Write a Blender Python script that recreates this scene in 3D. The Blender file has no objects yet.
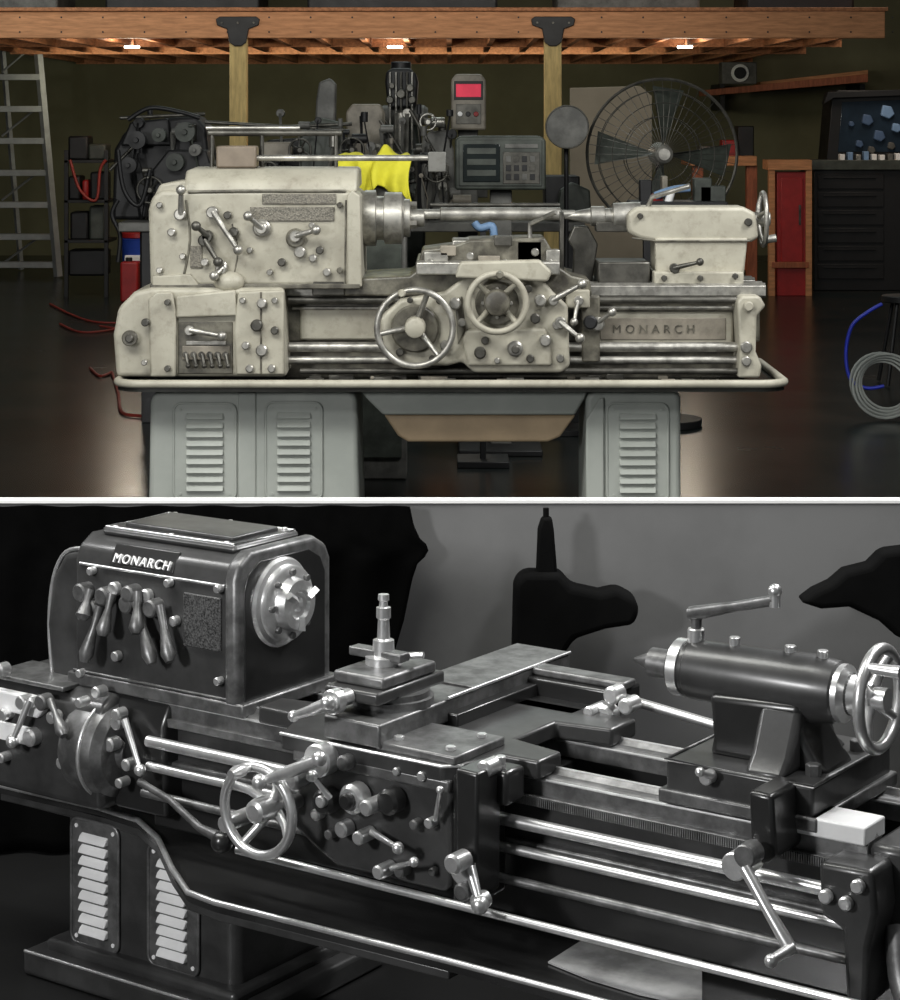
import bpy, bmesh, math, random
from mathutils import Vector, Matrix
random.seed(5)
CAMZ=1.6; CAMY=-8.46; FP=2200.0; CX=450.0; HY=120.0
FLOOR2=-0.79
scn=bpy.context.scene
scn.view_settings.view_transform='Standard'
scn.view_settings.look='None'

# ---------------------------------------------------------------- materials
def M(name,col,rough=.5,metal=0,var=.25,scale=8,bump=.05,grime=None,gamt=.5,emit=0,stretch=None,coat=0,spec=None,fine=None,famt=.4):
    m=bpy.data.materials.new(name); m.use_nodes=True
    nt=m.node_tree; N=nt.nodes; Lk=nt.links
    b=N['Principled BSDF']
    tc=N.new('ShaderNodeTexCoord'); mp=N.new('ShaderNodeMapping')
    Lk.new(tc.outputs['Object'],mp.inputs[0])
    if stretch: mp.inputs['Scale'].default_value=stretch
    n=N.new('ShaderNodeTexNoise'); n.inputs['Scale'].default_value=scale; n.inputs['Detail'].default_value=7
    n.inputs['Roughness'].default_value=.6
    Lk.new(mp.outputs[0],n.inputs['Vector'])
    r=N.new('ShaderNodeValToRGB')
    g=grime if grime else tuple(c*(1-var) for c in col)
    r.color_ramp.elements[0].position=.5-.22*gamt; r.color_ramp.elements[1].position=.62
    r.color_ramp.elements[0].color=(*g,1); r.color_ramp.elements[1].color=(*col,1)
    Lk.new(n.outputs['Fac'],r.inputs[0]); last=r.outputs[0]
    if fine:   # small oil spots / chips
        n2=N.new('ShaderNodeTexNoise'); n2.inputs['Scale'].default_value=fine; n2.inputs['Detail'].default_value=5;n2.inputs['Roughness'].default_value=.7
        Lk.new(mp.outputs[0],n2.inputs['Vector'])
        r2=N.new('ShaderNodeValToRGB'); r2.color_ramp.elements[0].position=.28; r2.color_ramp.elements[1].position=.48
        r2.color_ramp.elements[0].color=(.3,.27,.22,1); r2.color_ramp.elements[1].color=(1,1,1,1)
        Lk.new(n2.outputs['Fac'],r2.inputs[0])
        mx=N.new('ShaderNodeMix'); mx.data_type='RGBA'; mx.blend_type='MULTIPLY'; mx.inputs['Factor'].default_value=famt
        Lk.new(last,mx.inputs['A']); Lk.new(r2.outputs[0],mx.inputs['B']); last=mx.outputs['Result']
    Lk.new(last,b.inputs['Base Color'])
    b.inputs['Metallic'].default_value=metal
    if spec is not None: b.inputs['Specular IOR Level'].default_value=spec
    mr=N.new('ShaderNodeMapRange'); mr.inputs[3].default_value=min(1,rough*1.3); mr.inputs[4].default_value=rough*.8
    Lk.new(n.outputs['Fac'],mr.inputs[0]); Lk.new(mr.outputs[0],b.inputs['Roughness'])
    if coat: b.inputs['Coat Weight'].default_value=coat; b.inputs['Coat Roughness'].default_value=.2
    if bump:
        bp=N.new('ShaderNodeBump'); bp.inputs['Strength'].default_value=bump; bp.inputs['Distance'].default_value=.02
        Lk.new(n.outputs['Fac'],bp.inputs['Height']); Lk.new(bp.outputs[0],b.inputs['Normal'])
    if emit:
        b.inputs['Emission Color'].default_value=(*col,1); b.inputs['Emission Strength'].default_value=emit
    return m
PAINT=M('aged_enamel',(.42,.40,.325),.48,0,.3,5,.06,grime=(.29,.27,.215),gamt=.9,fine=22,famt=.35)
PAINT2=M('leg_enamel',(.40,.42,.385),.5,0,.2,3,.03,grime=(.33,.35,.32))
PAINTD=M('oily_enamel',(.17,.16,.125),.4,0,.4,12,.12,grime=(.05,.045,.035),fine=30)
STEEL=M('worn_steel',(.50,.485,.44),.38,.75,.5,18,.06)
STEELD=M('dark_steel',(.12,.115,.10),.4,.6,.5,14,.08)
BLACK=M('black_metal',(.012,.012,.013),.5,.1)
OIL=M('oily_pan',(.03,.03,.027),.25,.3,.5,6)
TAN=M('tan_drawer',(.42,.31,.19),.5,0,.2,5)
PLATE=M('etched_plate',(.10,.095,.08),.5,.3,.5,160,.3,grime=(.24,.22,.18))
WOOD=M('pine_beam',(.62,.29,.13),.65,0,.3,5,.1,stretch=(1,6,8))
WOODD=M('pine_joist',(.50,.21,.09),.7,0,.4,5,.1,stretch=(6,1,8))
WOODR=M('red_wood',(.40,.12,.05),.55,0,.4,6,.1,stretch=(6,6,1))
POST=M('yellow_post',(.60,.45,.18),.6,0,.3,5,.05,stretch=(6,6,1))
WALL=M('olive_wall',(.16,.155,.085),.8,0,.2,1.2,.02)
SIDEW=M('dark_wall',(.03,.03,.026),.8,0,.3,1.2,.02)
FLOORM=M('polished_concrete',(.010,.016,.016),.24,0,.45,1.6,.02,grime=(.020,.021,.019),spec=.35)
YEL=M('yellow_cloth',(.75,.70,.04),.8,0,.2,9,.1)
REDM=M('red_paint',(.38,.02,.02),.4)
BLUE=M('blue_plastic',(.03,.08,.45),.4)
CYAN=M('pale_blue',(.22,.36,.58),.5)
DBLUE=M('dusty_blue',(.08,.14,.26),.5)
WHITE=M('white_paint',(.92,.92,.91),.6,0,.03,4,.01)
ALU=M('aluminium',(.38,.39,.38),.5,.2,.2)
GRN=M('machine_green',(.065,.075,.062),.5,0,.5,8,fine=20)
GREYM=M('machine_grey',(.15,.148,.135),.5,0,.45,8,fine=20)
BEIGE=M('beige_casting',(.28,.25,.20),.5,0,.4,8,fine=20)
CARD=M('cardboard',(.30,.25,.18),.8,0,.15,3,.02)
REDC=M('red_cable',(.30,.03,.02),.5)
BLUEC=M('blue_hose',(.02,.04,.55),.4)
WCAB=M('pale_cable',(.36,.38,.36),.5)
LED=M('lamp_glow',(1,.9,.75),.5,emit=12,bump=0)
REDL=M('red_display',(.8,.03,.08),.5,emit=.3,bump=0)
SCREEN=M('dark_screen',(.015,.02,.02),.15,bump=0)
# monochrome hall
NENAM=M('black_enamel',(.022,.022,.022),.30,.0,.3,9,.05,coat=.5)
NGREY=M('grey_enamel',(.062,.062,.062),.36,.1,.45,7,.05,coat=.35)
NMID=M('machined_iron',(.26,.26,.26),.40,.65,.5,18,.06)
NSTEEL=M('bright_steel',(.95,.95,.95),.30,.8,.25,16,.03)
NWHITE=M('bare_bright_metal',(1,1,1),.45,.05,.1,10,.02)
NPAN=M('pan_enamel',(.04,.04,.04),.2,.1,.5,3,.03,coat=.5)
NWALL=M('grey_plaster',(.19,.19,.19),.9,0,.3,1.0,.03)
NFLOOR=M('black_floor',(.010,.010,.010),.4,0,.3,2,.02)
NPLATE=M('number_plate',(.02,.02,.02),.4,.2,.5,220,.2,grime=(.14,.14,.14))
SHADE=M('shadow_black',(.004,.004,.004),1,0,.3,5,0,spec=0)  # near-black of the sheet that stands in for the left wall shadow
SILH=M('shadow_silhouette',(.006,.006,.006),.9,0,.3,5,0,spec=.05)  # near-black of the silhouettes that stand in for wall shadows

# ---------------------------------------------------------------- mesh helpers
def mk(name,verts,faces,m,root=None,bev=0,seg=3,ang=35,smooth=True):
    me=bpy.data.meshes.new(name)
    me.from_pydata([tuple(v) for v in verts],[],faces)
    bm=bmesh.new(); bm.from_mesh(me); bmesh.ops.recalc_face_normals(bm,faces=bm.faces)
    bm.to_mesh(me); bm.free()
    if smooth:
        for p in me.polygons: p.use_smooth=True
        me.set_sharp_from_angle(angle=math.radians(ang))
    me.materials.append(m)
    o=bpy.data.objects.new(name,me); scn.collection.objects.link(o)
    if root is not None: o.parent=root
    if bev:
        b=o.modifiers.new('bevel','BEVEL'); b.width=bev; b.segments=seg; b.limit_method='ANGLE'
        b.angle_limit=math.radians(32); b.harden_normals=False
    return o
def prism_vf(pts,axis,t0,t1):
    V=[];n=len(pts)
    for t in (t0,t1):
        for a,b in pts:
            V.append({'v':(a,t,b),'u':(t,a,b),'z':(a,b,t)}[axis])
    Fc=[list(range(n)),list(range(n,2*n))]+[[i,(i+1)%n,(i+1)%n+n,i+n] for i in range(n)]
    return V,Fc
def prism(name,pts,axis,t0,t1,m,root,bev=0,seg=3):
    V,Fc=prism_vf(pts,axis,t0,t1); return mk(name,V,Fc,m,root,bev,seg)
def box(name,x0,x1,y0,y1,z0,z1,m,root,bev=0,seg=2):
    return prism(name,[(x0,y0),(x1,y0),(x1,y1),(x0,y1)],'z',z0,z1,m,root,bev,seg)
AX={'u':Vector((1,0,0)),'v':Vector((0,1,0)),'z':Vector((0,0,1))}
def rev(name,c,axis,prof,m,root,n=28,ang=30):
    a=AX[axis] if isinstance(axis,str) else Vector(axis).normalized()
    e=Vector((0,0,1)) if abs(a.z)<.9 else Vector((1,0,0))
    e1=a.cross(e).normalized(); e2=a.cross(e1)
    c=Vector(c);V=[];Fc=[]
    for t,r in prof:
        for i in range(n):
            th=2*math.pi*i/n
            V.append(c+a*t+(e1*math.cos(th)+e2*math.sin(th))*max(r,1e-4))
    k=len(prof)
    for j in range(k-1):
        for i in range(n):
            Fc.append([j*n+i,j*n+(i+1)%n,(j+1)*n+(i+1)%n,(j+1)*n+i])
    Fc.append(list(range(n)));Fc.append([(k-1)*n+i for i in range(n)])
    return mk(name,V,Fc,m,root,ang=ang)
def cyl(name,c,axis,r,l,m,root,n=24,ch=.12):
    k=min(r,l)*ch
    return rev(name,c,axis,[(0,r-k),(k,r),(l-k,r),(l,r-k)],m,root,n)
def ball(name,c,r,m,root,sc=(1,1,1)):
    V=[];Fc=[];c=Vector(c);nu,nv=16,10
    for j in range(nv+1):
        ph=math.pi*j/nv
        for i in range(nu):
            th=2*math.pi*i/nu
            V.append(c+Vector((sc[0]*math.sin(ph)*math.cos(th),sc[1]*math.sin(ph)*math.sin(th),sc[2]*math.cos(ph)))*r)
    for j in range(nv):
        for i in range(nu): Fc.append([j*nu+i,j*nu+(i+1)%nu,(j+1)*nu+(i+1)%nu,(j+1)*nu+i])
    o=mk(name,V,Fc,m,root,ang=180)
    bm=bmesh.new();bm.from_mesh(o.data);bmesh.ops.remove_doubles(bm,verts=bm.verts,dist=r*1e-3);bmesh.ops.recalc_face_normals(bm,faces=bm.faces);bm.to_mesh(o.data);bm.free()
    return o
def tube_vf(pts,rr,closed=False,n=10,base=0):
    pts=[Vector(p) for p in pts];k=len(pts);V=[];Fc=[]
    if not isinstance(rr,(list,tuple)): rr=[rr]*k
    prev=None
    for i,p in enumerate(pts):
        if closed: d=pts[(i+1)%k]-pts[i-1]
        else: d=pts[min(i+1,k-1)]-pts[max(i-1,0)]
        d.normalize()
        if prev is None:
            e=Vector((0,0,1)) if abs(d.z)<.9 else Vector((1,0,0)); e1=d.cross(e).normalized()
        else:
            e1=(prev-d*prev.dot(d)).normalized()
        prev=e1;e2=d.cross(e1)
        for j in range(n):
            th=2*math.pi*j/n;V.append(p+(e1*math.cos(th)+e2*math.sin(th))*rr[i])
    for i in range(k if closed else k-1):
        q=(i+1)%k
        for j in range(n): Fc.append([base+i*n+j,base+i*n+(j+1)%n,base+q*n+(j+1)%n,base+q*n+j])
    if not closed:
        Fc.append([base+j for j in range(n)]);Fc.append([base+(k-1)*n+j for j in range(n)])
    return V,Fc
def smoothpts(pts,s=6):
    P=[Vector(p) for p in pts];out=[]
    for i in range(len(P)-1):
        p0=P[max(i-1,0)];p1=P[i];p2=P[i+1];p3=P[min(i+2,len(P)-1)]
        for k in range(s):
            t=k/s
            out.append(.5*((2*p1)+(p2-p0)*t+(2*p0-5*p1+4*p2-p3)*t*t+(-p0+3*p1-3*p2+p3)*t**3))
    out.append(P[-1]);return out
def tube(name,pts,r,m,root,closed=False,sm=0,n=10):
    if sm: pts=smoothpts(pts,sm)
    V,Fc=tube_vf(pts,r,closed,n); return mk(name,V,Fc,m,root,ang=50)
def ring(name,c,axis,R,r,m,root,n=40,k=10):
    a=AX[axis] if isinstance(axis,str) else Vector(axis).normalized()
    e=Vector((0,0,1)) if abs(a.z)<.9 else Vector((1,0,0))
    e1=a.cross(e).normalized(); e2=a.cross(e1);c=Vector(c)
    pts=[c+(e1*math.cos(2*math.pi*i/n)+e2*math.sin(2*math.pi*i/n))*R for i in range(n)]
    return tube(name,pts,r,m,root,closed=True,n=k)
def rrect(x0,z0,x1,z1,r,n=5):
    P=[]
    for cx,cz,a0 in ((x1-r,z1-r,0),(x0+r,z1-r,90),(x0+r,z0+r,180),(x1-r,z0+r,270)):
        for i in range(n+1):
            a=math.radians(a0+90*i/n);P.append((cx+r*math.cos(a),cz+r*math.sin(a)))
    return P
def handwheel(name,c,axis,R,rt,nsp,hub,m,root,dish=.02,a0=90,handle=True,hm=None):
    a=AX[axis];e=Vector((0,0,1));e1=a.cross(e).normalized();e2=e;c=Vector(c)
    ring(name+'_rim',c,axis,R,rt,m,root,n=48,k=12)
    rev(name+'_hub',c-a*.02,axis,[(0,hub*.6),(.006,hub*.9),(.02,hub),(dish+.06,hub)],hm or m,root)
    for i in range(nsp):
        th=math.radians(a0+360*i/nsp);d=e1*math.cos(th)+e2*math.sin(th)
        tube(name+'_spoke',[c+a*dish+d*hub*.6,c+a*dish*.7+d*R*.6,c+d*R],[rt*1.1,rt*.9,rt*.8],m,root,n=8)
    if handle:
        th=math.radians(a0+40);d=e1*math.cos(th)+e2*math.sin(th)
        rev(name+'_grip',c+d*R,tuple(a*-1),[(0,rt*.7),(.02,rt*.6),(.035,rt*1.2),(.06,rt*1.3),(.08,rt*.8)],hm or m,root,n=14)
def letters(name,body,size,sp,loc,rot,m,root,ext=.003):
    tx=bpy.data.curves.new(name,'FONT');tx.body=body;tx.extrude=ext;tx.size=size;tx.space_character=sp
    to=bpy.data.objects.new('tmp',tx);scn.collection.objects.link(to);bpy.context.view_layer.update()
    me=bpy.data.meshes.new_from_object(to.evaluated_get(bpy.context.evaluated_depsgraph_get()));bpy.data.objects.remove(to)
    me.materials.clear();me.materials.append(m)
    lo=bpy.data.objects.new(name,me);scn.collection.objects.link(lo);lo.parent=root;lo.location=loc;lo.rotation_euler=rot

class Fr:
    """A standing place in the hall: origin at distance D0 from the survey station, turned by theta."""
    def __init__(s,name,D0,px0,theta=0,bz=0):
        t=math.radians(theta);s.c=math.cos(t);s.s=math.sin(t);s.D0=D0;s.X0=(px0-CX)/FP*D0;s.bz=bz
        r=bpy.data.objects.new(name,None);scn.collection.objects.link(r);r.empty_display_size=.2
        r.location=(s.X0,CAMY+D0,bz);r.rotation_euler=(0,0,-t);s.root=r
    def F(s,px,py,v=0):
        a=(px-CX)/FP;u=(a*(s.D0+s.c*v)-s.X0-s.s*v)/(s.c+s.s*a)
        D=s.D0-s.s*u+s.c*v
        return u,CAMZ-(py-HY)*D/FP-s.bz
    def D(s,px,v):
        return s.D0-s.s*s.F(px,HY,v)[0]+s.c*v
    def P(s,px,py,v=0):
        u,z=s.F(px,py,v);return Vector((u,v,z))
    def T(s,px,py,z=0):
        D=(CAMZ-z-s.bz)*FP/(py-HY);X=(px-CX)/FP*D-s.X0;d=D-s.D0
        return Vector((X*s.c-d*s.s,X*s.s+d*s.c,z))
    def rect(s,name,x0,y0,x1,y1,v,d,m,bev=.006,seg=2):
        u0,zt=s.F(x0,y0,v);u1=s.F(x1,y0,v)[0];zb=s.F(x0,y1,v)[1]
        return box(name,u0,u1,v,v+d,max(zb,0),zt,m,s.root,bev,seg)
    def poly(s,name,pts,v,d,m,bev=.008,seg=3):
        q=[s.F(x,y,v) for x,y in pts];q=[(a,max(b,0)) for a,b in q]
        return prism(name,q,'v',v,v+d,m,s.root,bev,seg)
    def knob(s,name,px,py,v,rp,l,m,n=20):
        r=rp*s.D(px,v)/FP
        return cyl(name,s.P(px,py,v),(0,-1,0),r,l,m,s.root,n,.25)
    def tb(s,name,pts,rp,m,sm=0,n=8):
        q=[s.P(*p) for p in pts];r=rp*s.D(pts[0][0],pts[0][2])/FP
        return tube(name,q,r,m,s.root,sm=sm,n=n)
    def rod(s,name,x0,x1,py,v,rp,m,n=16):
        a=s.P(x0,py,v);u1=s.F(x1,py,v)[0];r=rp*s.D(x0,v)/FP
        return cyl(name,a,'u',r,u1-a.x,m,s.root,n)
    def turned(s,name,prof,py,v,m,n=32):
        x0=prof[0][0];a=s.P(x0,py,v);k=s.D(x0,v)/FP
        return rev(name,a,'u',[(s.F(x,py,v)[0]-a.x,r*k) for x,r in prof],m,s.root,n)
    def lever(s,name,x0,y0,x1,y1,v,m,rp=3,hub=5,bl=4.5,out=.06,bm=None,tear=False):
        k=s.D(x0,v)/FP
        cyl(name+'_hub',s.P(x0,y0,v+.005),(0,-1,0),hub*k,out*.6+.005,m,s.root,16,.2)
        a=s.P(x0,y0,v-out*.45);b=s.P(x1,y1,v-out)
        if tear:
            q=[a,a.lerp(b,.35),a.lerp(b,.6),a.lerp(b,.85),b]
            tube(name+'_arm',q,[rp*k,rp*k*.7,bl*k*.7,bl*k,bl*k*.55],bm or m,s.root,n=12)
        else:
            tube(name+'_arm',[a,b],[rp*k*1.1,rp*k*.7],m,s.root,n=8)
            ball(name+'_ball',b,bl*k,bm or m,s.root)
    def louvre(s,name,x0,y0,x1,y1,v,n,mf,ms,rp=8,inset=.2,top=.14):
        u0,zt=s.F(x0,y0,v);u1=s.F(x1,y0,v)[0];zb=s.F(x0,y1,v)[1]
        r=rp*s.D(x0,v)/FP;w=u1-u0
        prism(name+'_plate',rrect(u0,zb,u1,zt,r),'v',v-.006,v+.004,mf,s.root)
        tube(name+'_bead',[(a,v-.006,b) for a,b in rrect(u0,zb,u1,zt,r)],.0045,mf,s.root,closed=True,n=8)
        a0=u0+w*inset;a1=u1-w*inset;h=zt-zb;z1=zt-h*top*.6;z0=zb+h*top*.6;st=(z1-z0)/n
        for i in range(n):
            z=z0+st*i
            prism(name+'_slat',[(v-.004,z+st*.85),(v-.016,z+st*.6),(v-.024,z+st*.15),(v-.004,z+st*.12)],'u',a0,a1,ms,s.root,.003,2)
        for a in (u0+r*.8,u1-r*.8):
            for z in (zt-r*.8,zb+r*.8): cyl(name+'_screw',(a,v-.005,z),(0,-1,0),.006,.004,ms,s.root,10)

# ================================================================= ROOM SHELL
def shell(name,*a): 
    return box(name,*a,None,0)
PY=-1.2   # divider wall front face
shell('floor',-7,7,PY+.05,18.6,-.2,0,FLOORM)
shell('floor_lower',-7,7,-10.5,PY,FLOOR2-.1,FLOOR2,NFLOOR)
shell('wall_back',-7,7,17.54,17.7,0,4.2,WALL)
shell('wall_left',-7.15,-7,-10.5,17.7,FLOOR2,4.2,SIDEW)
shell('wall_right',7,7.15,-10.5,17.7,FLOOR2,4.2,SIDEW)
shell('ceiling',-7,7,-10.5,17.7,4.2,4.3,SIDEW)
ztop=CAMZ-(503-HY)*(PY-CAMY)/FP
shell('wall_divider',-7,7,PY,PY+.05,FLOOR2,ztop,NWALL)
shell('trim_1',-7,7,PY-.006,PY+.05,ztop,ztop+.010,WHITE)

# ================================================================= MEZZANINE
mz=Fr('timber_mezzanine',18,450)
R=mz.root
zb,zt=2.27,2.49
box('beam_front',-4.4,3.56,0,.09,zb,zt,WOOD,R,.006)
box('beam_cap',-4.4,3.58,-.03,.12,zt,zt+.03,WOODD,R,.004)
x=-4.35
while x<3.5:
    box('joist',x,x+.045,.09,8.0,zb+.0,zt-.03,WOODD,R); x+=.36
box('deck',-4.4,3.56,.09,8.0,zt-.03,zt,WOODD,R)
box('nailer',-4.4,3.56,4,4.09,zb-.01,zt-.03,WOODD,R)
box('nailer',-4.4,3.56,2,2.05,zb-.006,zt-.03,WOODD,R)
box('beam_rear',-4.4,3.56,7.88,8.0,zb-.01,zt-.03,WOODD,R)
for i in range(24):
    for z in (zb+.05,zt-.05): cyl('nail_head',(-4.2+i*.34,0,z),(0,-1,0),.008,.004,BLACK,R,6)
for px in (238,553):
    u=mz.F(px,100)[0]
    box('post',u-.07,u+.07,.0,.14,0,zb,POST,R,.006)
    z0=mz.F(px,18)[1];
    prism('bracket',[(u-.18,z0-.01),(u-.15,z0+.012),(u+.15,z0+.012),(u+.18,z0-.01),(u+.17,z0-.06),(u+.09,z0-.09),(u+.07,z0-.2),(u+.03,z0-.23),(u-.03,z0-.23),(u-.07,z0-.2),(u-.09,z0-.09),(u-.17,z0-.06)],'v',-.02,-.0,BLACK,R,.006)
    for du in (-.13,0,.13): cyl('bolt',(u+du,-.02,z0-.04),(0,-1,0),.010,.012,STEELD,R,8)
for px in (132,395,685):
    p=mz.T(px,48,zb-.02)
    cyl('downlight',p,'z',.07,.02,LED,R,16)
for (a,b,h,mm) in ((-4.2,-3.3,.3,GREYM),(-2.9,-1.6,.22,BLACK),(-1.2,.4,.3,BLACK),(.9,2.1,.24,GREYM),(2.5,3.4,.3,BLACK)):
    box('stored_crate',a,b,.5,1.4,zt,zt+h,mm,R,.02)

# ================================================================= UPPER LATHE
L=Fr('metal_lathe',8.46,450); R=L.root
L.poly('pedestal_head',[(148,600),(150,400),(160,386),(348,386),(357,398),(360,600)],.05,.52,PAINT2,.02,4)
L.poly('pedestal_head_rib',[(238,600),(238,392),(256,392),(256,600)],.042,.02,PAINT2,.006)
L.louvre('pedestal_vent',174,403,236,500,.05,9,PAINT2,PAINT2)
L.louvre('pedestal_vent',266,402,322,500,.05,9,PAINT2,PAINT2)
L.poly('pedestal_tail',[(586,600),(586,398),(594,388),(676,388),(681,398),(681,600)],.05,.5,PAINT2,.02,4)
L.poly('pedestal_tail_lip',[(586,600),(586,420),(600,398),(604,398),(604,600)],.035,.02,PAINT2,.006)
L.louvre('pedestal_vent',607,403,668,502,.05,9,PAINT2,PAINT2)
L.poly('trough',[(358,386),(590,386),(585,398),(575,415),(383,415),(366,398)],.06,.46,PAINT2,.01)
L.poly('trough_drawer',[(384,415),(576,415),(560,437),(548,442),(408,442),(398,436)],.10,.36,TAN,.01)
# chip pan
pu0=L.F(114,380,-.12)[0];pu1=L.F(788,380,-.12)[0];pz=L.F(450,384,-.12)[1]
pp=rrect(pu0,-.12,pu1,.72,.10,6)
prism('chip_pan',pp,'z',pz-.03,pz-.012,OIL,R)
tube('chip_pan_rim',[(a,b,pz) for a,b in pp],.016,PAINT,R,closed=True,n=10)
# gearbox
L.poly('gearbox',[(116,377),(113,335),(118,308),(134,292),(150,288),(284,288),(287,377)],.0,.5,PAINT,.018,4)
L.poly('gearbox_cover',[(150,377),(148,300),(156,292),(172,292),(176,310),(176,377)],-.03,.04,PAINT,.008)
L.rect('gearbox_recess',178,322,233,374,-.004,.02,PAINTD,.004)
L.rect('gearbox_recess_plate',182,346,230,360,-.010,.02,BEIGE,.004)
L.poly('gearbox_lip',[(176,296),(235,290),(238,316),(176,318)],-.03,.04,PAINT,.008)
L.poly('gearbox_plate',[(238,292),(284,290),(284,375),(236,375),(234,330)],-.035,.045,PAINT,.008)
tube('gearbox_seam',[L.P(261,292,-.036),L.P(261,374,-.036)],.004,PAINTD,R)
L.rect('gear_rack_label',186,341,226,345,-.01,.01,STEEL,.002)
for x in range(186,230,8): L.lever('tumbler',x,354,x+2,366,0,STEELD,2,3,2.5,.04)
L.lever('feed_lever',190,330,222,336,-.01,STEEL,3,5,5,.05)
for (x,y,r) in ((130,338,8),(130,338,4),(146,322,4),(262,303,5),(257,325,6),(262,350,6),(246,345,4),(272,368,4),(145,362,3),(168,302,3),(168,368,3),(250,368,4),(275,330,4),(275,300,3),(243,300,3)):
    L.knob('gearbox_knob',x,y,-.03,r,.03 if r<8 else .015,random.choice([STEEL,STEELD]) if r<7 else PAINTD)
# headstock
L.poly('headstock_body',[(150,287),(148,210),(152,196),(162,190),(350,190),(359,200),(360,276),(354,287)],.05,.5,PAINT,.02,4)
prism('headstock_top',[(.055,L.F(0,193,.05)[1]),(.075,L.F(0,181,.075)[1]),(.14,L.F(0,170,.14)[1]),(.46,L.F(0,168,.14)[1]),(.54,L.F(0,190,.05)[1])],'u',L.F(183,0,.05)[0],L.F(357,0,.05)[0],PAINT,R,.015,4)
L.poly('headstock_shoulder',[(152,200),(160,184),(186,180),(186,200)],.07,.44,PAINT,.012)
L.poly('headstock_flange',[(347,287),(347,196),(352,190),(360,196),(362,287)],.035,.52,PAINT,.006)
L.poly('headstock_step',[(152,287),(152,276),(190,274),(200,286)],.03,.05,PAINT,.006)
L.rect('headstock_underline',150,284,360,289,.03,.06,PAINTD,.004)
L.rect('speed_chart',250,207,334,221,.042,.01,PLATE,.002)
L.rect('speed_chart_upper',262,194,336,204,.042,.01,PLATE,.002)
L.rect('lube_chart',190,246,202,268,.042,.01,PLATE,.002)
tube('headstock_seam',[L.P(188,192,.05),L.P(240,191,.05),L.P(346,191,.05)],.006,PAINTD,R)
tube('headstock_seam',[L.P(186,200,.05),L.P(190,240,.05),L.P(182,284,.05)],.005,PAINTD,R,sm=4)
tube('headstock_seam',[L.P(232,224,.05),L.P(238,250,.05),L.P(232,284,.05)],.003,PAINTD,R,sm=4)
tube('headstock_seam',[L.P(346,200,.05),L.P(345,284,.05)],.004,PAINTD,R)
for (x0,y0,x1,y1) in ((181,214,181,190),(213,212,238,250),(262,228,248,216),(296,236,316,230),(222,268,214,276),(208,236,196,226),(205,240,218,262)):
    L.lever('speed_lever',x0,y0,x1,y1,.045,STEEL if x0 not in(208,205) else STEELD,3.2,6,5,.07)
for (x,y,r) in ((262,228,9),(296,238,10),(300,252,6),(320,250,4),(234,232,5),(205,262,4),(282,262,4),(327,272,4),(222,266,6),(183,256,3),(340,205,3),(340,270,3),(228,215,4),(313,258,4),(250,250,3),(270,272,3),(312,225,3),(160,205,3),(160,270,3),(172,232,4)):
    L.knob('headstock_knob',x,y,.05,r,.03,random.choice([STEEL,STEELD,PAINTD]))
for x in (215,262,300,335): ball('oil_cap',L.P(x,181,.10),.014,STEELD,R)
ball('oil_dome',L.P(229,282,.03),.06,PAINT,R,(1,.8,.7))
L.rect('lift_block',216,146,256,168,.25,.14,M('brown_metal',(.20,.16,.12),.5),.008)
L.rod('stock_bar',232,442,158,.3,3,STEEL)
L.rect('bar_rest',428,152,446,172,.28,.06,GREYM,.004)
L.rod('guard_rail',208,342,133,.42,3.2,STEELD)
L.rod('guard_rail',206,300,128,.42,2,STEEL)
for x in (212,262,336): L.tb('guard_post',[(x,133,.42),(x,175,.42)],2.2,STEELD)
# spindle and chuck
L.turned('chuck',[(360,26),(366,28),(376,28),(377,22),(384,22),(385,26),(402,26),(404,19),(410,19),(411,9),(424,9),(425,6)],218,.3,STEEL,40)
for a in (90,210,330):
    d=Vector((0,math.cos(math.radians(a)),math.sin(math.radians(a))))
    c=L.P(398,218,.3)+d*.05
    tube('chuck_jaw',[c,c+Vector((.075,0,0))],.016,STEEL,R,n=4)
L.turned('workpiece',[(424,5),(440,5),(441,6.5),(560,6.5),(562,4),(575,4)],214,.3,STEEL,20)
# bed
a=L.F(285,283,.12);b=L.F(766,283,.12)
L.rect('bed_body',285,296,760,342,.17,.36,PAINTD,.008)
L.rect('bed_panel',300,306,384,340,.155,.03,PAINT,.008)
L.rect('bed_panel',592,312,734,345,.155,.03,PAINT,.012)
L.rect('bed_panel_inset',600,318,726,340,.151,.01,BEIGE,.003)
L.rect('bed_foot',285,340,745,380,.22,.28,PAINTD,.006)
for v in (.12,.2,.42,.5):
    z=a[1]
    prism('bed_way',[(v,z-.05),(v,z-.012),(v+.025,z),(v+.05,z-.012),(v+.05,z-.05)],'u',a[0],b[0],STEEL,R,.002)
L.rect('way_skirt',285,291,766,298,.13,.1,STEELD,.003)
L.rod('feed_bar',288,750,300,.09,3.5,STEELD)
L.rod('lead_screw',288,752,347,.10,5,STEEL)
L.rod('feed_rod',288,752,360,.10,4,STEEL)
L.rod('control_rod',300,742,371,.06,3,STEELD)
L.rod('bed_bead',292,760,308,.15,2,STEEL)
letters('maker_letters','MONARCH',.047,1.6,L.P(612,333,.149),(math.pi/2,0,0),PAINTD,R)
L.poly('end_bracket',[(737,302),(742,296),(760,296),(766,306),(757,316),(756,352),(762,366),(760,378),(738,378),(740,350)],.02,.18,PAINT,.01)
L.knob('end_bracket_cap',746,347,.02,6,.02,STEEL);L.knob('end_bracket_cap',746,361,.02,5,.02,STEEL);L.knob('end_bracket_cap',748,306,.02,5,.03,PAINT)
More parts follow.
